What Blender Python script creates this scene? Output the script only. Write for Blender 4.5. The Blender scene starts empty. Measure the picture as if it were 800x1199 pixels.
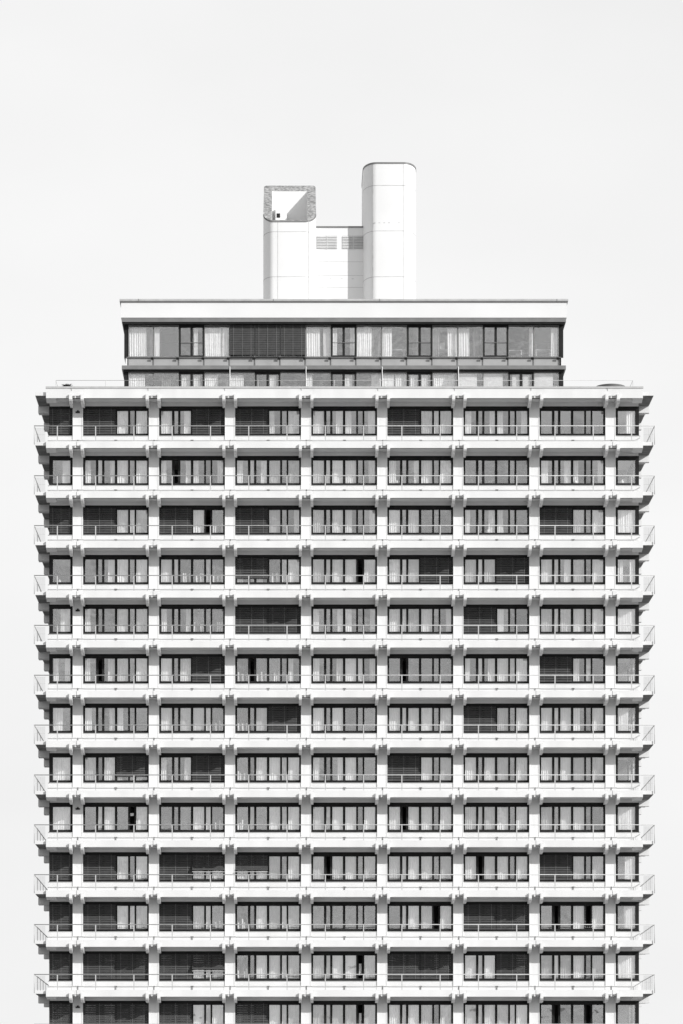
import bpy, math, random
from mathutils import Vector
random.seed(7)
scene = bpy.context.scene
C = scene.collection

# ------------------------------------------------------------------ materials
M = {}
def new_mat(name):
    m = bpy.data.materials.new(name); m.use_nodes = True
    nt = m.node_tree
    for n in list(nt.nodes): nt.nodes.remove(n)
    out = nt.nodes.new('ShaderNodeOutputMaterial')
    M[name] = m
    return m, nt, out
def noise_mat(name, lo, hi, scale=1.0, rough=0.7, bump=0.0, stretch=(1,1,1), detail=6, metallic=0.0, spec=0.3, fine=0.0):
    """neutral surface whose own colour wanders between lo and hi"""
    m, nt, out = new_mat(name)
    b = nt.nodes.new('ShaderNodeBsdfPrincipled')
    tc = nt.nodes.new('ShaderNodeTexCoord'); mp = nt.nodes.new('ShaderNodeMapping')
    mp.inputs['Scale'].default_value = stretch
    no = nt.nodes.new('ShaderNodeTexNoise'); no.inputs['Scale'].default_value = scale; no.inputs['Detail'].default_value = detail
    rp = nt.nodes.new('ShaderNodeValToRGB')
    rp.color_ramp.elements[0].position = 0.3; rp.color_ramp.elements[1].position = 0.7
    rp.color_ramp.elements[0].color = (lo, lo, lo, 1); rp.color_ramp.elements[1].color = (hi, hi, hi, 1)
    L = nt.links.new
    L(tc.outputs['Object'], mp.inputs['Vector']); L(mp.outputs['Vector'], no.inputs['Vector'])
    L(no.outputs['Fac'], rp.inputs['Fac'])
    col = rp.outputs['Color']
    if fine:
        n2 = nt.nodes.new('ShaderNodeTexNoise'); n2.inputs['Scale'].default_value = 22; n2.inputs['Detail'].default_value = 3
        L(tc.outputs['Object'], n2.inputs['Vector'])
        r2 = nt.nodes.new('ShaderNodeMapRange'); r2.inputs['From Min'].default_value = .3; r2.inputs['From Max'].default_value = .7
        r2.inputs['To Min'].default_value = 1-fine; r2.inputs['To Max'].default_value = 1
        L(n2.outputs['Fac'], r2.inputs['Value'])
        mx = nt.nodes.new('ShaderNodeVectorMath'); mx.operation = 'SCALE'
        L(col, mx.inputs[0]); L(r2.outputs['Result'], mx.inputs['Scale']); col = mx.outputs['Vector']
    L(col, b.inputs['Base Color'])
    b.inputs['Roughness'].default_value = rough; b.inputs['Metallic'].default_value = metallic
    b.inputs['Specular IOR Level'].default_value = spec
    if bump:
        bp = nt.nodes.new('ShaderNodeBump'); bp.inputs['Strength'].default_value = bump; bp.inputs['Distance'].default_value = .02
        L(no.outputs['Fac'], bp.inputs['Height']); L(bp.outputs['Normal'], b.inputs['Normal'])
    L(b.outputs['BSDF'], out.inputs['Surface'])
    return m
noise_mat('white_concrete', .64, .72, .9, .8, stretch=(1, 1, .25), fine=.07)
noise_mat('column_concrete', .70, .78, 1.6, .8, stretch=(1.5, 1, .3), fine=.08)
noise_mat('bracket_concrete', .64, .78, 5, .85, bump=.3, fine=.12)
noise_mat('white_panel', .66, .71, .35, .45, spec=.4)
noise_mat('rough_concrete', .12, .5, 5.5, .95, bump=.8, detail=9, fine=.35)
noise_mat('dark_metal', .016, .026, 3, .6, spec=.1)
noise_mat('grey_metal', .15, .19, 2, .5, spec=.4)
noise_mat('cap_metal', .38, .46, 3, .5, spec=.4)
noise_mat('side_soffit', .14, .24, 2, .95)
noise_mat('seam', .22, .42, 3, .8)
noise_mat('spandrel', .30, .36, 1.3, .4, spec=.5)
noise_mat('joint_and_shade', .10, .16, 2, .9)  # dark joints, and the shade strip under the fascia
noise_mat('rail_metal', .42, .5, 4, .45, spec=.5)
noise_mat('blind_dark', .062, .082, 2.5, .9, stretch=(1, 1, 2), spec=0)
noise_mat('blind_cord', .17, .22, 2, .7)
noise_mat('blind_slat', .06, .09, 3, .8, spec=.1)
noise_mat('blind_outer', .06, .08, 3, .8, spec=.05)
noise_mat('blind_white', .62, .7, 2, .7)
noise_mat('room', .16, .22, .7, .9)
noise_mat('louvre', .52, .6, 3, .6)
noise_mat('louvre_back', .3, .36, 3, .8)
noise_mat('ground', .14, .26, .03, .95, detail=10, fine=.2)
noise_mat('leaf', .02, .06, 4, .7)
noise_mat('ceramic', .6, .75, 4, .4)
noise_mat('roof_gravel', .25, .4, 3, .95)

def cloth(name, a, trans=.4):
    m, nt, out = new_mat(name)
    d = nt.nodes.new('ShaderNodeBsdfDiffuse'); t = nt.nodes.new('ShaderNodeBsdfTranslucent'); mx = nt.nodes.new('ShaderNodeMixShader')
    no = nt.nodes.new('ShaderNodeTexNoise'); no.inputs['Scale'].default_value = 9
    tc = nt.nodes.new('ShaderNodeTexCoord'); mp = nt.nodes.new('ShaderNodeMapping'); mp.inputs['Scale'].default_value = (1, 1, .08)
    rp = nt.nodes.new('ShaderNodeValToRGB')
    rp.color_ramp.elements[0].position = .3; rp.color_ramp.elements[1].position = .7
    rp.color_ramp.elements[0].color = (a*.88,)*3+(1,); rp.color_ramp.elements[1].color = (a,)*3+(1,)
    nt.links.new(tc.outputs['Object'], mp.inputs[0]); nt.links.new(mp.outputs[0], no.inputs['Vector']); nt.links.new(no.outputs['Fac'], rp.inputs[0])
    nt.links.new(rp.outputs[0], d.inputs[0]); nt.links.new(rp.outputs[0], t.inputs[0])
    mx.inputs[0].default_value = trans
    nt.links.new(d.outputs[0], mx.inputs[1]); nt.links.new(t.outputs[0], mx.inputs[2]); nt.links.new(mx.outputs[0], out.inputs['Surface'])
cloth('curtain_white', .94, .08)
cloth('curtain_sheer', .74, .3)
cloth('curtain_grey', .26, .35)  # grey cloth; in 'd' panes it imitates dark reflections

def glass_mat(name, refl, tint):
    m, nt, out = new_mat(name)
    t = nt.nodes.new('ShaderNodeBsdfTransparent'); t.inputs[0].default_value = (tint, tint, tint, 1)
    g = nt.nodes.new('ShaderNodeBsdfGlossy'); g.inputs['Roughness'].default_value = .03; g.inputs[0].default_value = (1, 1, 1, 1)
    no = nt.nodes.new('ShaderNodeTexNoise'); no.inputs['Scale'].default_value = 1.3; no.inputs['Detail'].default_value = 2
    oi = nt.nodes.new('ShaderNodeObjectInfo'); tc = nt.nodes.new('ShaderNodeTexCoord'); va = nt.nodes.new('ShaderNodeVectorMath'); va.operation = 'ADD'
    sc = nt.nodes.new('ShaderNodeVectorMath'); sc.operation = 'SCALE'; sc.inputs[0].default_value = (31, 17, 53)
    nt.links.new(oi.outputs['Random'], sc.inputs['Scale']); nt.links.new(tc.outputs['Object'], va.inputs[0]); nt.links.new(sc.outputs[0], va.inputs[1])
    nt.links.new(va.outputs[0], no.inputs['Vector'])
    bp = nt.nodes.new('ShaderNodeBump'); bp.inputs['Strength'].default_value = .25; bp.inputs['Distance'].default_value = .05
    nt.links.new(no.outputs['Fac'], bp.inputs['Height']); nt.links.new(bp.outputs[0], g.inputs['Normal'])
    mx = nt.nodes.new('ShaderNodeMixShader'); mx.inputs[0].default_value = refl
    nt.links.new(t.outputs[0], mx.inputs[1]); nt.links.new(g.outputs[0], mx.inputs[2]); nt.links.new(mx.outputs[0], out.inputs['Surface'])
glass_mat('glass', .20, .99)
glass_mat('screen_glass', .04, .93)

# ------------------------------------------------------------------ mesh builder
class MB:
    def __init__(s): s.v = []; s.f = []; s.m = []; s.mats = []; s.smooth = []
    def mi(s, name):
        if name not in s.mats: s.mats.append(name)
        return s.mats.index(name)
    def face(s, pts, mat, smooth=False):
        n = len(s.v); s.v += [tuple(p) for p in pts]; s.f.append(tuple(range(n, n+len(pts)))); s.m.append(s.mi(mat)); s.smooth.append(smooth)
    def box(s, x0, x1, y0, y1, z0, z1, mat):
        n = len(s.v)
        s.v += [(x0,y0,z0),(x1,y0,z0),(x1,y1,z0),(x0,y1,z0),(x0,y0,z1),(x1,y0,z1),(x1,y1,z1),(x0,y1,z1)]
        for q in ((3,2,1,0),(4,5,6,7),(0,1,5,4),(1,2,6,5),(2,3,7,6),(3,0,4,7)):
            s.f.append(tuple(n+i for i in q)); s.m.append(s.mi(mat)); s.smooth.append(False)
    def prism_x(s, x0, x1, prof, mat):
        """profile in (y,z), counter-clockwise seen from +x, extruded along x"""
        n = len(s.v); k = len(prof); mi = s.mi(mat)
        s.v += [(x0, y, z) for y, z in prof] + [(x1, y, z) for y, z in prof]
        s.f.append(tuple(n+k-1-i for i in range(k))); s.f.append(tuple(n+k+i for i in range(k))); s.m += [mi, mi]; s.smooth += [False]*2
        for i in range(k):
            j = (i+1) % k
            s.f.append((n+i, n+j, n+k+j, n+k+i)); s.m.append(mi); s.smooth.append(False)
    def tube(s, a, b, r, mat, seg=6, r2=None):
        a = Vector(a); b = Vector(b); d = (b-a).normalized(); r2 = r if r2 is None else r2
        u = d.orthogonal().normalized(); w = d.cross(u); n = len(s.v); mi = s.mi(mat)
        for k in range(seg):
            t = 2*math.pi*k/seg; o = u*math.cos(t)+w*math.sin(t)
            s.v.append(tuple(a+o*r)); s.v.append(tuple(b+o*r2))
        for k in range(seg):
            i = n+2*k; j = n+2*((k+1) % seg)
            s.f.append((i, j, j+1, i+1)); s.m.append(mi); s.smooth.append(True)
        s.f.append(tuple(n+2*k for k in range(seg))[::-1]); s.m.append(mi); s.smooth.append(False)
        s.f.append(tuple(n+2*k+1 for k in range(seg))); s.m.append(mi); s.smooth.append(False)
    def lathe(s, prof, cx, cy, mat, seg=20):
        n = len(s.v); mi = s.mi(mat)
        for r, z in prof:
            for k in range(seg):
                t = 2*math.pi*k/seg; s.v.append((cx+r*math.cos(t), cy+r*math.sin(t), z))
        for i in range(len(prof)-1):
            for k in range(seg):
                k2 = (k+1) % seg
                s.f.append((n+i*seg+k, n+i*seg+k2, n+(i+1)*seg+k2, n+(i+1)*seg+k)); s.m.append(mi); s.smooth.append(True)
    def mesh(s, name):
        me = bpy.data.meshes.new(name); me.from_pydata(s.v, [], s.f)
        for n in s.mats: me.materials.append(M[n])
        me.polygons.foreach_set('material_index', s.m); me.polygons.foreach_set('use_smooth', s.smooth)
        me.update(); return me
    def build(s, name, parent=None, loc=(0,0,0)): return link(name, s.mesh(name), parent, loc)
def link(name, me, parent=None, loc=(0,0,0)):
    o = bpy.data.objects.new(name, me); C.objects.link(o); o.location = loc
    if parent: o.parent = parent
    return o
def thing(name, label, cat, loc=(0,0,0), group=None, me=None):
    o = link(name, me, None, loc); o['label'] = label; o['category'] = cat
    if group: o['group'] = group
    return o

# ------------------------------------------------------------------ dimensions (metres), building frame: x=0 its middle, y=0 balcony fronts, y grows inwards
BX = 2.90                 # the building's middle stands this far right of the camera
P = 4.30                  # column spacing
H = 2.801                 # storey height
F0 = 45.42                # underside of the roof slab's fascia
ROWS = 13                 # storeys in view
NS = 16                   # storeys in all
XE = 16.76                # slab ends
XS = 17.38                # ends of the side balconies
DEPTH = 20.5
cols = [(i-3.5)*P for i in range(8)]
def F(k): return F0-H*k

tower = thing('apartment_tower', 'tall white concrete apartment tower with rows of balconies, penthouse and two rooftop shafts', 'building', (BX, 0, 0))

# ---- columns
for i, x in enumerate(cols):
    b = MB(); hw = .2875
    b.box(x-hw+.05, x+hw-.05, 1.18, 1.62, 0, F0+.1, 'column_concrete')
    b.box(x-hw, x-hw+.05, 1.16, 1.60, 0, F0+.098, 'column_concrete'); b.box(x+hw-.05, x+hw, 1.16, 1.60, 0, F0+.098, 'column_concrete')
    o = b.build('column', tower)
    if i == 0:
        for k in (0, 4, 8, 12):
            l = MB(); l.box(x-.12, x+.12, 1.08, 1.178, F(k)-.58, F(k)-.50, 'dark_metal'); l.box(x-.03, x+.05, 1.06, 1.178, F(k)-.52, F(k)-.44, 'dark_metal'); l.build('lamp', o)

# ---- brackets: one mesh, many sub-parts
bm_ = MB()
bm_.prism_x(-.085, .085, [(-.15,.20), (-.15,-.09), (-.10,-.17), (0,-.24), (.14,-.29), (.3,-.30), (1.158,-.30), (1.158,.06), (.1,.06), (.1,.20)][::-1], 'bracket_concrete')
bracket_me = bm_.mesh('bracket')
sb = MB(); sb.box(-.38, .38, -.16, .16, -.22, .165, 'white_concrete'); sb.box(-.38, .2, .3, .46, -.22, .165, 'white_concrete')
side_bracket_me = sb.mesh('side_bracket')

# ---- slabs with their fascia
for k in range(NS+1):
    z = F(k); b = MB(); top = .54 if k == 0 else .38; mt = 'white_concrete'
    b.box(-XE+.1, XE-.1, .12, DEPTH, z+.05, z+top+(.02 if k == 0 else -.004), mt)
    e = XE
    xs = [-e] + cols + [e]
    for i in range(9):       # fascia panels between the bracket pairs
        x0 = xs[i]+(.0 if i == 0 else .41); x1 = xs[i+1]-(.0 if i == 8 else .41)
        b.box(x0, x1, 0, .119, z, z+top, mt)
    for x in cols:
        if k == 0: b.box(x-.02, x+.02, .006, .118, z+.135, z+top-.004, mt)
        # short blocks over the columns, split by an open joint
        b.box(x-.408, x-.012, .004, .119, z+.13, z+top-.002, mt); b.box(x+.012, x+.408, .004, .119, z+.13, z+top-.002, mt)
        b.box(x-.10, x-.03, .03, .117, z+.02, z+.129, mt)
    # fascia returns at the ends
    b.box(-XE, -XE+.1, .12, 1.3, z, z+top, mt); b.box(XE-.1, XE, .12, 1.3, z, z+top, mt)
    # lintel over the windows
    b.box(-XE+.12, XE-.12, 1.27, 1.398, z-.16, z+.049, mt)
    b.box(-XE+.12, XE-.12, .2, .44, z+.043, z+.06, 'joint_and_shade')  # dark strip stands in for the shadow line behind the fascia lip
    b.box(-XE+.12, XE-.12, 1.36, 1.52, z-.15, z+.049, mt)
    # side balconies
    for sx in (-1, 1):
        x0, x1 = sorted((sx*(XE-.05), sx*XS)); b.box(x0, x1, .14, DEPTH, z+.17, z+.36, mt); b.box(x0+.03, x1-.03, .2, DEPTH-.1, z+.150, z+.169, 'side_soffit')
        x0, x1 = sorted((sx*(XE-.55), sx*(XE+.01))); b.prism_x(x0, x1, [(.121, z-.0), (.75, z-.12), (.75, z+.16), (.121, z+.16)][::-1], mt)
    if k > 12:
        for x in cols:
            for s in (-.325, .325): b.box(x+s-.085, x+s+.085, -.15, 1.158, z-.3, z+.2, 'bracket_concrete')
    o = b.build('balcony_slab' if k else 'roof_slab', tower)
    if k <= 12:
        for x in cols:
            for s in (-.325, .325): link('bracket', bracket_me, o, (x+s, 0, z))
        for sx in (-1, 1):
            for j in range(5): link('side_bracket', side_bracket_me, o, (sx*(XS-.36), 2.86+j*P, z))
    if k == 0:
        c = MB(); c.box(-XE-.02, XE+.02, -.03, .35, z+.542, z+.65, 'cap_metal')
        c.build('cap', o)
        j = MB()
        for x in cols: j.box(x-.30, x-.26, -.004, .02, z+.40, z+.541, 'seam'); j.box(x-.34, x-.26, -.006, .02, z+.50, z+.541, 'seam')
        j.build('drip_joint', o)

# ---- kerb and parapet per storey (storey k stands on slab k+1)
for k in range(NS):
    z = F(k+1); b = MB()
    b.box(-XE+.02, XE-.02, .95, 1.06, z+.376, z+.642, 'white_concrete')
    for i, x in enumerate(cols):
        b.box(x-.33, x+.33, .93, .949, z+.376, z+.67, 'white_concrete')
        for dx, ww in ((0, .05),) + (((P/2, .045),) if i < 7 else ()):
            b.box(x+dx-ww/2+.02, x+dx+ww/2+.02, .905, .929, z+.376, z+.655, 'seam')
            if i < 7 and dx: b.box(x+dx-.07, x+dx+.09, .90, .948, z+.60, z+.655, 'seam')
    b.box(-XE+.05, XE-.05, 1.0, 1.19, z+.376, z+.58, 'white_concrete')
    b.build('kerb', tower)
    b = MB()
    e0 = XE-.06; xs = [-e0] + cols + [e0]
    for i in range(9):
        x0 = xs[i]+(0 if i == 0 else .29); x1 = xs[i+1]-(0 if i == 8 else .29)
        b.box(x0, x1, 1.205, 1.50, z+.376, z+.925, 'white_concrete')
        b.box(x0-(.04 if i == 0 else 0), x1+(.04 if i == 8 else 0), 1.18, 1.395, z+.926, z+.95, 'cap_metal')
        b.box(x0, x1, 1.42, 1.49, z+.927, z+1.02, 'dark_metal')
    b.build('parapet', tower)

# ---- railings
post_me = MB(); post_me.box(-.028, .028, -.012, .012, -.86, -.02, 'rail_metal'); post_me.box(-.05, .05, -.03, .03, -.872, -.855, 'rail_metal'); post_me = post_me.mesh('post')
sp_me = MB(); sp_me.box(-.014, .014, -.03, .03, -.86, -.02, 'rail_metal'); sp_me = sp_me.mesh('side_post')
for k in range(ROWS+2):
    z = F(k+1)+1.25; b = MB(); r = .026
    b.tube((-XS-.04, .05, z), (XS+.04, .05, z), r, 'rail_metal', 8)
    for sx in (-1, 1):
        b.tube((sx*(XS+.04), .05, z), (sx*(XS+.04), DEPTH, z), r, 'rail_metal', 8)
        b.tube((sx*(XS+.04), .05, z), (sx*(XS+.04), .05, z-1.05), .02, 'rail_metal', 6)
    o = b.build('railing', tower)
    if k < ROWS:
        for x in cols:
            for s in (-P/4, P/4): link('post', post_me, o, (x+s, .05, z))
        for sx in (-1, 1):
            for j in range(1, 9): link('side_post', sp_me, o, (sx*(XS+.02), .05+j*2.15, z))
            g = MB(); x0, x1 = sorted((sx*(XE+.06), sx*(XS+.0)))
            g.box(x0, x1, .3, .312, z-.84, z-.05, 'screen_glass')
            for q in range(1, 4): g.box(x0+(x1-x0)*q/4-.002, x0+(x1-x0)*q/4+.002, .29, .299, z-.84, z-.05, 'rail_metal')
            g.box(x0, x1, .285, .299, z-.45, z-.44, 'rail_metal')
            g.build('wind_screen', o)

# ------------------------------------------------------------------ windows
# six panes across one bay, in metres from the bay's middle
PANES = [(-1.75, -1.14), (-1.0, -.79), (-.66, -.07), (.07, .68), (.79, 1.045), (1.145, 1.76)]
ZB, ZT = 1.11, 2.41       # glass bottom and top above the slab's underside
def frame_mesh():
    b = MB(); m = 'dark_metal'
    a = 1.8; edges = [-a] + [v for p in PANES for v in p] + [a]
    b.box(-1.86, 1.86, 1.375, 1.50, ZT, 2.64, m)             # blind box
    b.box(-1.86, 1.86, 1.34, 1.374, ZT+.09, 2.637, m)
    b.box(-1.86, 1.86, 1.40, 1.50, 1.021, ZB, m)
    for i in range(0, len(edges), 2):
        x0, x1 = edges[i], edges[i+1]
        if i == 0: x0 = -1.86
        if i == len(edges)-2: x1 = 1.86
        big = i in (2, 4, 8, 10)
        b.box(x0, x1, 1.415 if not big else 1.40, 1.49, ZB, ZT, m)
    return b.mesh('window')
frame_me = frame_mesh()
gcache = {}
def tilted_pane(b, x0, x1, z0, z1, rnd):
    """a pane of glass sitting a little crooked in its frame"""
    t = [rnd.uniform(-.012, .012) for _ in range(3)]
    n = len(b.v)
    b.box(x0, x1, 1.45, 1.458, z0, z1, 'glass')
    for i in range(n, n+8):
        x, y, z = b.v[i]; b.v[i] = (x, y+t[0]+t[1]*(1 if x > (x0+x1)/2 else -1)+t[2]*(1 if z > (z0+z1)/2 else -1), z)
def glass_mesh(mask):
    key = (mask, random.randint(0, 7))
    if key not in gcache:
        b = MB(); rnd = random.Random(key[1]*77+len(gcache))
        for i, (x0, x1) in enumerate(PANES):
            if i not in mask: tilted_pane(b, x0, x1, ZB-.004, ZT+.004, rnd)
        gcache[key] = b.mesh('glass')
    return gcache[key]
ccache = {}
def curtain_mesh(w, mat, h, var):
    key = (round(w, 2), mat, round(h, 2), var)
    if key not in ccache:
        rnd = random.Random(sum(map(ord, mat)) + var*31 + int(w*100)*7 + int(h*100)); b = MB(); mi = b.mi(mat)
        n = max(8, int(w/.014)); xs_ = [w*i/n for i in range(n+1)]
        ph = rnd.random()*6; wl = rnd.uniform(.085, .13); am = rnd.uniform(.022, .04)
        rows = 5
        for j in range(rows+1):
            t = j/rows
            for x in xs_:
                u = x + .012*math.sin(3*x/w+ph)
                y = am*(1.15-.5*t)*math.sin(2*math.pi*u/wl+ph+.5*math.sin(7*x+ph)) + .012*math.sin(2*math.pi*u/.31+ph*2+2*t)
                b.v.append((x + .012*math.sin(4*t+ph)*(1-t), y, h*t))
        for j in range(rows):
            for i in range(n):
                a = j*(n+1)+i; b.f.append((a, a+1, a+n+2, a+n+1)); b.m.append(mi); b.smooth.append(True)
        ccache[key] = b.mesh('curtain')
    return ccache[key]
hcache = {}
def blind_mesh(w, h, mat='blind_dark', pitch=.13, solid=.118, tilt=.048, cords=3, tail=0):
    """slatted blind hanging from z=0, x from 0 to w; tail: length swung out at the bottom"""
    key = (round(w, 2), round(h, 2), mat, pitch, solid, cords, tail)
    if key not in hcache:
        b = MB(); n = max(1, int(h/pitch))
        for i in range(n):
            z1 = -i*pitch; z0 = z1-solid
            y0 = -.006-tilt; y1 = -.006
            if tail and -z0 > h-tail: sh = -(-z0-(h-tail))*.75; y0 += sh-.05; y1 += sh
            b.prism_x(0, w, [(y0, z0), (y0+.006, z0), (y1+.006, z1), (y1, z1)], mat)
        if not tail:
            b.box(0, w, -.05, .004, -h-.01, -h+.02, mat)
        cm = 'blind_cord'
        for c in range(cords):
            x = w*(.14+.72*c/max(1, cords-1)); b.box(x-.007, x+.007, -.0575, -.0555, -h+(tail or 0), 0, cm)
        if tail: b.box(0, w, -.75*tail-.09, -.75*tail-.05, -h-.03, -h, 'rail_metal')
        hcache[key] = b.mesh('blind')
    return hcache[key]

def add_curtain(win, x0, x1, z, mat='curtain_white', y=1.57, zb=1.09, zt=2.5, over=.03):
    x0 -= over; x1 += over
    link('curtain', curtain_mesh(round(x1-x0, 2), mat, zt-zb, random.randint(0, 4)), win, (x0, y, z+zb))
def fill_pane(win, ch, x0, x1, z, zb=1.09):
    w = x1-x0
    if ch == 'f' and random.random() < .35: add_curtain(win, x0, x1, z, 'curtain_sheer', zb=zb); add_curtain(win, x0+w*random.choice((0, .55)), x0+w*random.choice((.75, .95)), z, y=1.64, zb=zb)
    elif ch in 'fc': add_curtain(win, x0, x1, z, zb=zb)
    elif ch == 'l': add_curtain(win, x0, x0+w*random.uniform(.4, .62), z, zb=zb)
    elif ch == 'r': add_curtain(win, x1-w*random.uniform(.4, .62), x1, z, zb=zb)
    elif ch == 'b': add_curtain(win, x0, x0+w*.28, z); add_curtain(win, x1-w*.28, x1, z)
    elif ch == 'd':
        add_curtain(win, x0, x1, z, 'curtain_grey', y=1.66)  # grey curtain that also stands in for dark reflections in the glass
        if w > .4: [add_curtain(win, x0+w*q_, x0+w*q_+.05, z, zb=1.09, zt=random.uniform(1.45, 1.7), over=.02) for q_ in random.sample((.05, .25, .45, .65, .85), 3)]  # short white strips stand in for sunlight on the curtain bottoms
    elif ch == 'p': add_curtain(win, x0, x1, z, zb=1.3, zt=1.95, over=-.05)
    elif ch == 's': link('blind', blind_mesh(w, ZT-ZB, 'blind_slat', .07, .05, .02, 2), win, (x0, 1.54, z+ZT))

# halves: B dark blind, G dark blind stopping short of the sill, A blind swung out over lit curtains, three letters = the three panes
W = [
 ('B', 'B fmf', 'fmr B', 'B lmf', 'fmr lmr', 'B fcf', 'lmr lmr', 'nmn nmn', 'r'),
 ('r', 'lcr fmf', 'lor lmr', 'lcr fmf', 'fcf fmr', 'lmr fmf', 'sss sss', 'lmr lmr', 'n'),
 ('B', 'B fcf', 'B fod', 'B fmr', 'fmf lmr', 'fmf sss', 'lmr lmn', 'B fmf', 'f'),
 ('n', 'nmr fmf', 'fcd dcd', 'G dcf', 'fcf fof', 'fcf B', 'fcf B', 'fcr fmf', 'b'),
 ('r', 'lmn fmf', 'lmr ddd', 'B B', 'lmr lmr', 'fcf fmr', 'B lmn', 'fcf fmf', 'f'),
 ('b', 'lor fmf', 'fmf B', 'dod dml', 'lmr fcr', 'sos sss', 'lcr fcf', 'B lcn', 'n'),
 ('l', 'lmr lmn', 'fmf fcd', 'ddf B', 'fmf sss', 'fcf fmf', 'B fmf', 'fcf lmf', 'l'),
 ('f', 'fmf G', 'lmr B', 'ddf fcf', 'lmr fmn', 'B fmf', 'fmf fmf', 'fcf fmf', 'n'),
 ('f', 'ncf nof', 'sss fcd', 'dcs fcf', 'fcf fmf', 'fof fmf', 'fcf fmf', 'fmf fmn', 'f'),
 ('B', 'B fmf', 'B A', 'A fmf', 'fof fmf', 'fcf fmf', 'fof fmf', 'B fmf', 'r'),
 ('B', 'B fcf', 'B fcd', 'dmf fcf', 'sss sss', 'ncf fof', 'B B', 'sos fof', 'r'),
 ('B', 'B B', 'B A', 'dmf fcf', 'fcf fpf', 'B B', 'fcf B', 'fcf fmf', 'f'),
 ('B', 'B B', 'B fcf', 'G fcf', 'fcf fpf', 'fcf fmf', 'fcf fcf', 'sos sos', 's'),
]
for k in range(ROWS):
    z = F(k+1)
    for bay in range(7):
        xm = (cols[bay]+cols[bay+1])/2
        codes = W[k][1+bay].split()
        mask = []
        for h, code in enumerate(codes):
            if code in 'BGA': continue
            for q, ch in enumerate(code):
                if ch in 'op': mask.append(h*3+q)
        win = link('window', frame_me, tower, (xm, 0, z))
        link('glass', glass_mesh(tuple(mask)), win)
        for h, code in enumerate(codes):
            x0, x1 = ((-1.845, -.012), (.012, 1.845))[h]
            if code == 'B': link('blind', blind_mesh(x1-x0, 1.43), win, (x0, 1.394, 2.50))
            elif code == 'G':
                link('blind', blind_mesh(x1-x0, 1.18), win, (x0, 1.394, 2.50))
                for q in range(3): fill_pane(win, 'l' if q != 1 else 'm', *PANES[h*3+q], 0)
            elif code == 'A':
                link('blind', blind_mesh(x1-x0, .98, tail=.34), win, (x0, 1.394, 2.50))
                for q in range(3): fill_pane(win, 'f', *PANES[h*3+q], 0)
            else:
                for q, ch in enumerate(code): fill_pane(win, ch, *PANES[h*3+q], 0)
# corner windows
def corner_mesh(sx):
    b = MB(); m = 'dark_metal'
    def X(a, c): return sorted((sx*a, sx*c))
    x0, x1 = X(15.345, 16.68)
    b.box(x0, x1, 1.375, 1.5, ZT, 2.64, m); b.box(x0, x1, 1.40, 1.5, 1.021, ZB, m)
    x0, x1 = X(15.345, 15.49); b.box(x0, x1, 1.41, 1.49, ZB, ZT, m)
    x0, x1 = X(16.47, 16.68); b.box(x0, x1, 1.405, 1.62, ZB, ZT, m)
    return b.mesh('corner_window')
def corner_glass(sx):
    b = MB(); x0, x1 = sorted((sx*15.49, sx*16.47)); b.box(x0, x1, 1.45, 1.458, ZB, ZT, 'glass'); return b.mesh('glass')
for sx, ci in ((-1, 0), (1, 8)):
    cm, cg = corner_mesh(sx), corner_glass(sx)
    for k in range(ROWS):
        z = F(k+1); code = W[k][ci]
        win = link('corner_window', cm, tower, (0, 0, z)); link('glass', cg, win)
        x0, x1 = sorted((sx*15.49, sx*16.47))
        if code == 'B':
            x0, x1 = sorted((sx*15.36, sx*16.66)); link('blind', blind_mesh(x1-x0, 1.43), win, (x0, 1.394, 2.50))
        elif code == 'f':
            for a in (x0, (x0+x1)/2): add_curtain(win, a, a+(x1-x0)/2, 0)
        elif code == 'n': pass
        else: fill_pane(win, code, x0, x1, 0)

# ---- rooms behind the windows, side and rear walls, simple glazing of the storeys below the picture
b = MB()
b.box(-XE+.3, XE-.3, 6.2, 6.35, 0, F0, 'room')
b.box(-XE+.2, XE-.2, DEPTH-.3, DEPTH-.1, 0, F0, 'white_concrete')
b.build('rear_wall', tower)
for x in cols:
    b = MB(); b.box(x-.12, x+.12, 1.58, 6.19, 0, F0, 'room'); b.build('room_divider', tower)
b = MB()
for sx in (-1, 1):
    for k in range(NS):
        z = F(k+1)
        x0, x1 = sorted((sx*(XE-.24), sx*(XE-.07))); b.box(x0, x1, 1.52, DEPTH-.1, z+.381, z+1.02, 'white_concrete')
        x0, x1 = sorted((sx*(XE-.15), sx*(XE-.14))); b.box(x0, x1, 1.63, DEPTH-.3, z+1.021, z+2.6, 'glass')
        x0, x1 = sorted((sx*(XE-.20), sx*(XE-.08)))
        for j in range(9): b.box(x0, x1, 2.7+j*2.15, 2.85+j*2.15, z+1.02, z+2.81, 'dark_metal')
        b.box(x0, x1, 1.63, DEPTH-.3, z+2.6, z+2.84, 'dark_metal')
b.build('side_facade', tower)
b = MB()
for k in range(ROWS, NS):
    z = F(k+1)
    for bay in range(7):
        x = (cols[bay]+cols[bay+1])/2
        b.box(x-1.86, x+1.86, 1.41, 1.5, z+1.021, z+2.64, 'dark_metal')
        for x0, x1 in PANES: b.box(x+x0, x+x1, 1.395, 1.409, z+ZB, z+ZT, 'glass')
o = b.build('lower_glazing', tower)

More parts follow.
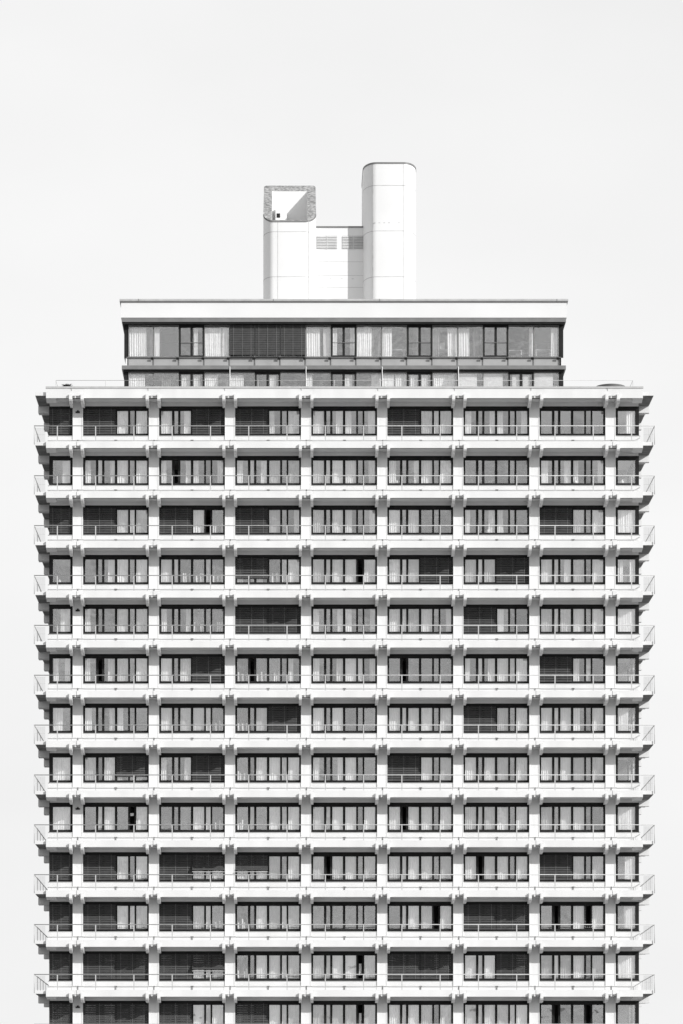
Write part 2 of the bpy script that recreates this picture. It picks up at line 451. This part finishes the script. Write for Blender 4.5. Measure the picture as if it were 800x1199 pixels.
# ---- roof terrace rail and screens
b = MB(); zr = F0+1.13
b.tube((-16.25, .6, zr), (16.25, .6, zr), .012, 'rail_metal', 6)
for sx in (-1, 1): b.tube((sx*16.25, .6, zr), (sx*16.25, 18, zr), .012, 'rail_metal', 6)
o = b.build('roof_railing', tower)
pm = MB(); pm.box(-.014, .014, -.01, .01, -.58, 0, 'rail_metal'); pm = pm.mesh('post')
for x in [-16.25]+[v+1.6 for v in cols[:-1]]+[16.25]: link('post', pm, o, (x, .6, zr))
for x in cols[2:6]:
    b = MB(); b.prism_x(x-.018, x+.018, [(.5, F0+.562), (1.37, F0+.562), (1.37, F0+2.02), (1.05, F0+2.02)], 'white_panel'); b.build('terrace_screen', tower)

# ------------------------------------------------------------------ penthouse
PX0 = -12.21; PW = P/3; PY = 1.40
b = MB(); z = F0
b.box(-12.60, 12.56, .98, 15.0, z+4.765, z+5.62, 'white_panel')
b.box(-12.66, 12.62, .93, 15.05, z+5.622, z+5.69, 'grey_metal'); b.box(-12.68, 12.64, .90, 15.07, z+5.692, z+5.80, 'cap_metal')
for x in (-11.6, -4.0, 2.0, 12.0): b.box(x-.012, x+.012, .89, .899, z+5.68, z+5.8, 'joint_and_shade')
b.build('penthouse_roof', tower)
b = MB()
b.box(-12.56, 12.52, 1.0, 14.9, z+4.53, z+4.762, 'grey_metal'); b.box(-12.50, 12.46, 1.05, 14.8, z+4.44, z+4.528, 'dark_metal')
b.build('eaves_band', tower)
b = MB()
b.box(-12.56, 12.52, 1.08, 14.9, z+1.88, z+2.09, 'grey_metal'); b.box(-12.48, 12.44, 1.2, 14.8, z+1.79, z+1.878, 'dark_metal')
b.build('storey_band', tower)
b = MB()
b.box(PX0, -PX0-.05, 1.46, 1.60, z+2.092, z+2.60, 'spandrel')
b.box(PX0-.1, -PX0+.05, 1.36, 1.60, z+2.601, z+2.64, 'grey_metal')
for i in range(18):
    x = PX0+i*PW
    b.box(x-.022, x+.022, 1.42, 1.459, z+2.092, z+2.60, 'grey_metal')
    if i: b.prism_x(x-.15, x+.0, [(1.27, z+2.60), (1.27, z+2.53), (1.335, z+2.47), (1.335, z+2.60)][::-1], 'dark_metal')
b.build('spandrel', tower)
b = MB()
for (x0, x1) in ((-12.44, -12.25), (12.2, 12.40)):
    b.box(x0, x1, 1.42, 14.5, z+2.62, z+4.44, 'dark_metal'); b.box(x0, x1, 1.42, 14.5, z+.56, z+1.79, 'dark_metal')
    b.box(x0+.08, x1-.02, 1.43, 14.5, z+2.09, z+2.60, 'white_panel')
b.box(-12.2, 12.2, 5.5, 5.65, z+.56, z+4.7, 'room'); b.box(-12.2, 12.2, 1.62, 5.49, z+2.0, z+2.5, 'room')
b.box(-12.3, 12.3, 14.3, 14.5, z+.56, z+4.7, 'white_concrete')
b.build('penthouse_wall', tower)
def pent_window(i, z0, z1, door, codes):
    x0 = PX0+i*PW; w = PW; b = MB()
    g = 'dark_metal' if door else 'grey_metal'; fw = .10 if door else .035
    b.box(0, fw, 1.38, 1.5, z0, z1, g); b.box(w-fw, w-.003, 1.38, 1.5, z0, z1, g)
    b.box(fw, w-fw, 1.38, 1.5, z0, z0+(.09 if door else .03), g); b.box(fw, w-fw, 1.38, 1.5, z1-(.11 if door else .05), z1, g)
    if door:
        b.box(w/2-.07, w/2+.07, 1.39, 1.5, z0+.09, z1-.11, g)
        if z1-z0 > 1.5: b.box(fw, w-fw, 1.375, 1.389, z0+.80, z0+.83, 'grey_metal')
    o = b.build('penthouse_window', tower, (x0, 0, F0))
    gl = MB(); tilted_pane(gl, fw, w-fw, z0+.03, z1-.05, random.Random(i*13+int(z0*10))); gl.build('glass', o)
    zb = z0+.03
    for c in codes:
        a0, a1, kind = c
        xx0, xx1 = fw+(w-2*fw)*a0, fw+(w-2*fw)*a1
        if kind == 'c': add_curtain(o, xx0, xx1, 0, y=1.62, zb=zb, zt=z1-.12, over=0)
        elif kind == 'g': add_curtain(o, xx0, xx1, 0, 'curtain_grey', y=1.72, zb=zb, zt=z1-.12, over=0)
        elif kind == 'w': link('blind', blind_mesh(xx1-xx0, z1-z0-.1, 'blind_white', .06, .057, .006, 0), o, (xx0, 1.56, z1-.05))
        elif kind == 'b': link('blind', blind_mesh(w-.06, z1-z0+.0, 'blind_outer', .10, .086, .02, 3), o, (.03, 1.33, z1))
up = {0: [(0, .72, 'c'), (.74, 1, 'g')], 1: [(0, .22, 'c')], 2: [(.62, .78, 'c')], 3: [(0, .68, 'c'), (.72, .98, 'c')], 4: [(0, 1, 'b')], 5: [(0, 1, 'b')], 6: [(0, 1, 'b')],
      7: [(0, .58, 'c'), (.7, 1, 'c')], 8: [(0, .2, 'c'), (.8, 1, 'c')], 9: [(0, .62, 'c'), (.64, .98, 'g')], 10: [(0, .4, 'c')], 11: [(.2, .42, 'g')], 12: [(0, .3, 'g'), (.6, 1, 'c')],
      13: [(0, .46, 'c'), (.62, .85, 'g')], 14: [], 15: [(.84, 1, 'c')], 16: [(.7, .98, 'c')]}
lo = {0: [(0, .66, 'c')], 1: [(.3, .9, 'g')], 2: [(.05, .42, 'c'), (.6, .9, 'c')], 3: [(0, .55, 'c'), (.6, 1, 'g')], 4: [(0, .55, 'c')], 5: [(.6, .9, 'c')], 6: [], 7: [(0, .25, 'c')], 8: [(.55, .9, 'c')],
      9: [(.6, 1, 'c')], 10: [(0, .5, 'c'), (.55, 1, 'c')], 11: [(.08, .4, 'c'), (.6, .9, 'c')], 12: [(0, .9, 'c')], 13: [(0, .78, 'w')], 14: [(0, .8, 'w')], 15: [(.1, .42, 'w'), (.6, .9, 'w')], 16: [(0, .78, 'w')]}
for i in range(17):
    pent_window(i, 2.642, 4.438, i in (2, 8, 11, 14), up[i])
    pent_window(i, .565, 1.788, i in (2, 5, 8, 11, 15), lo[i])

# ------------------------------------------------------------------ rooftop shafts
def rr(x0, x1, y0, y1, rx, ry, seg=9, back=1.0):
    pts = []; fx, fy = rx, ry
    for q, (cx, cy, a0) in enumerate(((x0+rx, y0+ry, 180), (x1-rx, y0+ry, 270), (x1-rx*back, y1-ry*back, 0), (x0+rx*back, y1-ry*back, 90))):
        rx, ry = (fx, fy) if q < 2 else (fx*back, fy*back)
        for k in range(seg+1):
            a = math.radians(a0+90*k/seg); pts.append((cx+rx*math.cos(a), cy+ry*math.sin(a)))
    return pts
def ring(b, o1, o2, z1, z2, mat, smooth=False):
    n = len(o1); s = len(b.v); mi = b.mi(mat)
    b.v += [(x, y, z1(x, y)) for x, y in o1] + [(x, y, z2(x, y)) for x, y in o2]
    for i in range(n):
        j = (i+1) % n; b.f.append((s+i, s+j, s+n+j, s+n+i)); b.m.append(mi); b.smooth.append(smooth)
def band(b, x0, x1, y0, y1, rx, ry, z, h, mat, off=.004):
    o = rr(x0-off, x1+off, y0-off, y1+off, rx, ry); ring(b, o, o, lambda x, y: z, lambda x, y: z+h, mat)
YR = 7.0; ZR0 = F0+5.79
# plain tall shaft
b = MB(); X0, X1, Y0, Y1 = 1.21, 4.31, YR, YR+6.0; ztop = 60.72
o = rr(X0, X1, Y0, Y1, .78, 1.45)
ring(b, o, o, lambda x, y: ZR0-.3, lambda x, y: ztop, 'white_panel', True)
b.face([(x, y, ztop) for x, y in o], 'roof_gravel')
ro = rr(X0-.02, X1+.02, Y0-.02, Y1+.02, .78, 1.45); ring(b, ro, ro, lambda x, y: ztop-.05, lambda x, y: ztop+.04, 'grey_metal', True)
ring(b, ro, rr(X0+.1, X1-.1, Y0+.1, Y1-.1, .7, 1.35), lambda x, y: ztop+.04, lambda x, y: ztop+.04, 'grey_metal')
for zz in (54.08, 56.75, 59.40): band(b, X0, X1, Y0, Y1, .78, 1.45, zz, .022, 'seam')
for x in (X0+.55, X1-.78): b.box(x-.009, x+.009, Y0+(.03 if x < 2 else -.004), Y0+.12, ZR0, ztop-.06, 'seam')
for q in range(5): b.box(X0+.6+q*.28+(.3 if q > 3 else 0), X0+.7+q*.28+(.3 if q > 3 else 0), Y0-.005, Y0+.05, 57.22, 57.245, 'seam')
b.build('rooftop_shaft', tower)
# shaft cut off at a slant
b = MB(); X0, X1, Y0, Y1 = -4.63, -1.54, YR, YR+6.0; zf = 57.36; sl = .633
zt = lambda x, y: zf+sl*(y-Y0)
o = rr(X0, X1, Y0, Y1, .62, 1.2, back=.3); inn = rr(X0+.5, X1-.5, Y0+.09, Y1-1.0, .04, .04)
ring(b, o, o, lambda x, y: ZR0-.3, zt, 'white_panel', True)
ring(b, o, inn, zt, zt, 'rough_concrete')
ring(b, inn[::-1], inn[::-1], lambda x, y: 54.5, zt, 'white_panel')
b.face([(x, y, 54.5) for x, y in inn], 'roof_gravel')
ro = rr(X0-.012, X1+.012, Y0-.012, Y0+2.2, .62, 1.2)
nh = 20
for i in range(nh-1):
    (xa, ya), (xb, yb) = ro[i], ro[i+1]
    b.face([(xa, ya, zt(xa, ya)-.09), (xb, yb, zt(xb, yb)-.09), (xb, yb, zt(xb, yb)+.01), (xa, ya, zt(xa, ya)+.01)], 'grey_metal' if 4 < i < 15 else 'joint_and_shade')
for zz in (54.08, 56.70): band(b, X0, X1, Y0, Y1, .62, 1.2, zz, .022, 'seam')
for x in (X0+.85, X1-.45): b.box(x-.009, x+.009, Y0-.004 if x < -3 else Y0+.02, Y0+.12, ZR0, zf-.09, 'seam')
b.box(-3.93, -3.25, Y1-1.7, Y1-.99, 57.0, 59.45, 'white_panel'); b.box(-3.86, -3.66, Y1-1.72, Y1-1.701, 58.75, 59.0, 'dark_metal')
b.build('rooftop_shaft', tower)
# low plant room between
b = MB(); y0 = YR+1.2
b.box(-1.9, 1.6, y0, YR+5.4, ZR0-.3, 57.280, 'white_panel'); b.box(-1.9, 1.6, y0-.03, YR+5.4, 57.281, 57.370, 'grey_metal')
for q in range(4): b.box(-1.4+q*.65, -1.28+q*.65, y0-.004, y0+.05, 54.280, 54.300, 'seam')
for zz in (53.780, 54.480, 55.280): b.box(-1.9, 1.6, y0-.003, y0+.05, zz, zz+.014, 'seam')
o = b.build('plant_room', tower)
for x0, x1 in ((-1.49, -.31), (0.0, 1.28)):
    l = MB(); l.box(x0, x1, y0-.012, y0-.004, 56.040, 56.800, 'louvre_back')
    for q in range(8): l.prism_x(x0, x1, [(y0-.045, 56.060+q*.092), (y0-.013, 56.110+q*.092), (y0-.013, 56.130+q*.092), (y0-.045, 56.080+q*.092)], 'louvre')
    l.box((x0+x1)/2-.02, (x0+x1)/2+.02, y0-.05, y0-.013, 56.040, 56.800, 'louvre')
    l.build('louvre', o)

# ------------------------------------------------------------------ small things that stand on the building
def plant(name, label, loc, h, pot_r, n, spread, seed, group=None):
    t = thing(name, label, 'plant', loc, group)
    p = MB(); p.lathe([(0, 0), (pot_r*.7, 0), (pot_r, pot_r*1.3), (pot_r*1.08, pot_r*1.3), (pot_r*1.08, pot_r*1.45), (pot_r*.9, pot_r*1.45), (pot_r*.9, pot_r*1.3), (0, pot_r*1.3)], 0, 0, 'ceramic'); p.build('pot', t)
    rnd = random.Random(seed); l = MB()
    for i in range(n):
        a = rnd.uniform(0, 6.28); r = spread*rnd.uniform(.3, 1); zz = pot_r*1.3; hh = h*rnd.uniform(.55, 1)
        tip = Vector((r*math.cos(a), r*math.sin(a), zz+hh)); mid = Vector((r*.4*math.cos(a), r*.4*math.sin(a), zz+hh*.75)); base = Vector((0, 0, zz-.01))
        s = Vector((-math.sin(a), math.cos(a), 0))*.035
        l.face([base-s*.3, mid-s, tip, mid+s, base+s*.3], 'leaf')
    l.build('foliage', t); return t
plant('potted_shrub', 'low dark spiky shrub in a pot at the left end of the roof terrace', (BX-15.65, 1.0, F0+.56), .26, .15, 90, .42, 3)
b = MB(); b.lathe([(.84, 0), (.84, .33), (.86, .34), (.84, .36), (.6, .395), (.3, .415), (0, .42)], 0, 0, 'grey_metal', 40)
thing('roof_skylight', 'shallow dark round skylight dome at the right end of the roof terrace', 'skylight', (BX+15.05, 1.3, F0+.56), me=b.mesh('roof_skylight'))
plant('potted_plant', 'leafy pot plant beside the second column on the lowest balcony in view', (BX+cols[1]+.15, .6, F(13)+.38), .55, .15, 60, .2, 5)
def vase(label, x, z, s=1.0):
    v = MB(); r = .07*s
    v.lathe([(0, 0), (r*.6, 0), (r, r*.9), (r*1.05, r*1.5), (r*.5, r*2.4), (r*.55, r*2.8), (r*.4, r*2.8), (r*.35, r*2.3), (0, r*2)], 0, 0, 'ceramic', 16)
    thing('vase', label, 'vase', (BX+x, 1.54, z), 'vases on the window sills', v.mesh('vase'))
sill = MB()
for k in range(ROWS): sill.box(-XE+.3, XE-.3, 1.501, 1.585, F(k+1)+1.02, F(k+1)+1.085, 'white_panel')
sill.build('inner_sill', tower)
vase('white vase in the right corner window, one storey below the top balconies', 15.75, F(2)+1.085, 1.3)
vase('white vase behind glass in the last full bay, second balcony storey from the top', (cols[6]+cols[7])/2+.2, F(2)+1.085, 1.3)
vase('white vase in the left corner window, fourth balcony storey from the top', -16.1, F(4)+1.085, 1.0)
vase('white vase on the sill in the sixth bay, third balcony storey from the top', (cols[5]+cols[6])/2-.45, F(3)+1.085, 1.2)
vase('white vase on the sill in the fourth bay, sixth balcony storey from the top', (cols[3]+cols[4])/2+.9, F(6)+1.085, 1.0)
vase('white vase on the sill in the fifth bay, second balcony storey from the top', (cols[4]+cols[5])/2-1.3, F(2)+1.085, 1.1)
# cloth over an open sash
c = MB(); c.box(-.10, .10, -.02, .02, -.08, .06, 'ceramic'); c.box(-.09, .08, -.05, -.021, -.10, .055, 'ceramic')
t = thing('towel', 'small white towel in a dark open window of the first bay, ninth storey down', 'towel', (BX+(cols[0]+cols[1])/2+.9, 1.5, F(9)+2.0), me=c.mesh('towel'))
# string of little bulbs round an open casement
c = MB()
xc = (cols[6]+cols[7])/2; x0, x1 = .72, 1.12
path = [(x0, 2.38), (x0, 1.2), (x1, 1.2), (x1, 2.38)]
for (a, b2) in zip(path[:-1], path[1:]):
    d = math.dist(a, b2); n = int(d/.09)
    c.tube((a[0], 1.385, a[1]), (b2[0], 1.385, b2[1]), .004, 'dark_metal', 4)
    for i in range(n):
        t_ = (i+.5)/n; x = a[0]+(b2[0]-a[0])*t_; z_ = a[1]+(b2[1]-a[1])*t_
        c.tube((x, 1.375, z_-.018), (x, 1.375, z_+.018), .02, 'ceramic', 6, .012)
thing('string_lights', 'string of small white bulbs framing a dark open casement in the last full bay', 'string lights', (BX+xc, 0, F(11)), me=c.mesh('string_lights'))
# furniture behind the penthouse glass
def table(label, x, y, z, w=.9):
    t = thing('table', label, 'table', (BX+x, y, z), 'tables behind the penthouse windows')
    a = MB(); a.box(-w/2, w/2, -.3, .3, .70, .74, 'ceramic'); a.build('tabletop', t)
    lg = MB(); lg.box(-.02, .02, -.02, .02, 0, .699, 'ceramic'); lg = lg.mesh('leg')
    for sx in (-1, 1):
        for sy in (-1, 1): link('leg', lg, t, (sx*(w/2-.05), sy*.24, 0))
def chair(label, x, y, z):
    t = thing('chair', label, 'chair', (BX+x, y, z), 'chairs behind the penthouse windows')
    a = MB(); a.box(-.2, .2, -.2, .2, .43, .46, 'dark_metal'); a.build('seat', t)
    a = MB(); a.box(-.2, .2, .18, .205, .46, .88, 'dark_metal'); a.build('backrest', t)
    lg = MB(); lg.box(-.015, .015, -.015, .015, 0, .429, 'dark_metal'); lg = lg.mesh('leg')
    for sx in (-1, 1):
        for sy in (-1, 1): link('leg', lg, t, (sx*.17, sy*.17, 0))
FZ = F0+2.5
def monitor(label, x, y, z, m):
    t = thing('monitor', label, 'screen', (BX+x, y, z))
    a = MB(); a.box(-.3, .3, -.02, .02, .1, .46, m); a.build('panel', t)
    a = MB(); a.box(-.03, .03, -.01, .02, .01, .1, m); a.box(-.12, .12, -.08, .08, 0, .01, m); a.build('stand', t)
px = lambda i: PX0+i*PW
table('white table with a pale screen behind the penthouse glass, twelfth pane from the left', px(12)+.5, 2.4, FZ, 1.0)
monitor('pale screen on the white table behind the penthouse glass', px(12)+.45, 2.4, FZ+.74, 'ceramic')
table('small white table right of the rightmost dark framed penthouse casement', px(15)+.4, 2.5, FZ)
chair('dark chair at the right side of the small white penthouse table', px(15)+.95, 2.4, FZ)
chair('dark chair at the left side of the small white penthouse table', px(15)+.05, 3.1, FZ)
table('white table under the dark screen in the rightmost upper penthouse pane', px(16)+.6, 2.4, FZ)
monitor('dark screen on the table in the rightmost upper penthouse pane', px(16)+.55, 2.4, FZ+.74, 'dark_metal')
table('long white table behind the eleventh upper penthouse pane', px(10)+.95, 2.4, FZ, .8)

# ------------------------------------------------------------------ ground
g = MB(); R = 3000; g.face([(-R, -R, 0), (R, -R, 0), (R, R, 0), (-R, R, 0)], 'ground')
o = g.build('ground'); o['kind'] = 'structure'

# ------------------------------------------------------------------ light and sky
sun_dir = Vector((1.226, -1.0, .72)).normalized()      # towards the sun
sl_ = bpy.data.lights.new('sun', 'SUN'); sl_.energy = 4.6; sl_.angle = math.radians(.5); sl_.color = (1, .995, .985)
so = bpy.data.objects.new('sun', sl_); C.objects.link(so); so.rotation_euler = (-sun_dir).to_track_quat('-Z', 'Y').to_euler(); so.location = (60, -60, 80)
w = bpy.data.worlds.new('World'); scene.world = w; w.use_nodes = True; nt = w.node_tree
for n in list(nt.nodes): nt.nodes.remove(n)
out = nt.nodes.new('ShaderNodeOutputWorld'); bg = nt.nodes.new('ShaderNodeBackground'); bg.inputs['Strength'].default_value = .1
sky = nt.nodes.new('ShaderNodeTexSky'); sky.sky_type = 'NISHITA'; sky.sun_disc = False
sky.sun_elevation = math.asin(sun_dir.z); sky.sun_rotation = math.atan2(sun_dir.x, sun_dir.y); sky.dust_density = 3
bw = nt.nodes.new('ShaderNodeRGBToBW'); nt.links.new(sky.outputs[0], bw.inputs[0])
tc = nt.nodes.new('ShaderNodeTexCoord'); mp = nt.nodes.new('ShaderNodeMapping'); mp.inputs['Scale'].default_value = (1, 1, 2.2)
no = nt.nodes.new('ShaderNodeTexNoise'); no.inputs['Scale'].default_value = 3.2; no.inputs['Detail'].default_value = 5; no.inputs['Roughness'].default_value = .5
nt.links.new(tc.outputs['Generated'], mp.inputs[0]); nt.links.new(mp.outputs[0], no.inputs['Vector'])
cr = nt.nodes.new('ShaderNodeMapRange'); cr.inputs['From Min'].default_value = .3; cr.inputs['From Max'].default_value = .7
cr.inputs['To Min'].default_value = .84; cr.inputs['To Max'].default_value = .99
nt.links.new(no.outputs['Fac'], cr.inputs['Value'])
mx = nt.nodes.new('ShaderNodeMix'); mx.data_type = 'FLOAT'
se = nt.nodes.new('ShaderNodeSeparateXYZ'); nt.links.new(tc.outputs['Generated'], se.inputs[0])
no_ = nt.nodes.new('ShaderNodeMapRange'); no_.inputs['From Min'].default_value = -.2; no_.inputs['From Max'].default_value = .6
no_.inputs['To Min'].default_value = 1; no_.inputs['To Max'].default_value = 1; nt.links.new(se.outputs['Y'], no_.inputs['Value'])
ml = nt.nodes.new('ShaderNodeMath'); ml.operation = 'MULTIPLY'; nt.links.new(cr.outputs[0], ml.inputs[0]); nt.links.new(no_.outputs[0], ml.inputs[1])
# unseen broken cloud added to shape ambient light and reflections, away from the bright bank
n3 = nt.nodes.new('ShaderNodeTexNoise'); n3.inputs['Scale'].default_value = 7; n3.inputs['Detail'].default_value = 4
nt.links.new(mp.outputs[0], n3.inputs['Vector'])
c3 = nt.nodes.new('ShaderNodeMapRange'); c3.inputs['From Min'].default_value = .38; c3.inputs['From Max'].default_value = .6; c3.inputs['To Min'].default_value = .55; c3.inputs['To Max'].default_value = 1.15
nt.links.new(n3.outputs['Fac'], c3.inputs['Value'])
m3 = nt.nodes.new('ShaderNodeMix'); m3.data_type = 'FLOAT'; m3.inputs['B'].default_value = 1
s3 = nt.nodes.new('ShaderNodeMapRange'); s3.inputs['From Min'].default_value = -.2; s3.inputs['From Max'].default_value = .5; nt.links.new(se.outputs['Y'], s3.inputs['Value'])
nt.links.new(s3.outputs[0], m3.inputs['Factor']); nt.links.new(c3.outputs[0], m3.inputs['A'])
m4 = nt.nodes.new('ShaderNodeMath'); m4.operation = 'MULTIPLY'; m4.use_clamp = True; nt.links.new(ml.outputs[0], m4.inputs[0]); nt.links.new(m3.outputs['Result'], m4.inputs[1])
nt.links.new(m4.outputs[0], mx.inputs['Factor']); nt.links.new(bw.outputs[0], mx.inputs['A']); mx.inputs['B'].default_value = 10.2
nt.links.new(mx.outputs['Result'], bg.inputs[0]); nt.links.new(bg.outputs[0], out.inputs[0])

# ------------------------------------------------------------------ camera
cam = bpy.data.cameras.new('camera'); co = bpy.data.objects.new('camera', cam); C.objects.link(co); scene.camera = co
co.location = (0, -190, 1.7); co.rotation_euler = (math.radians(90), 0, 0)
cam.sensor_fit = 'HORIZONTAL'; cam.sensor_width = 36; cam.lens = 36*20.86*190/800
cam.shift_x = 57/800; cam.shift_y = 778.5/800; cam.clip_end = 8000; cam.clip_start = 1
vs = scene.view_settings; vs.view_transform = 'Standard'; vs.look = 'None'; vs.exposure = -.08; vs.gamma = 1; vs.use_curve_mapping = False
scene.render.engine = 'CYCLES'; scene.cycles.max_bounces = 8; scene.cycles.transparent_max_bounces = 16
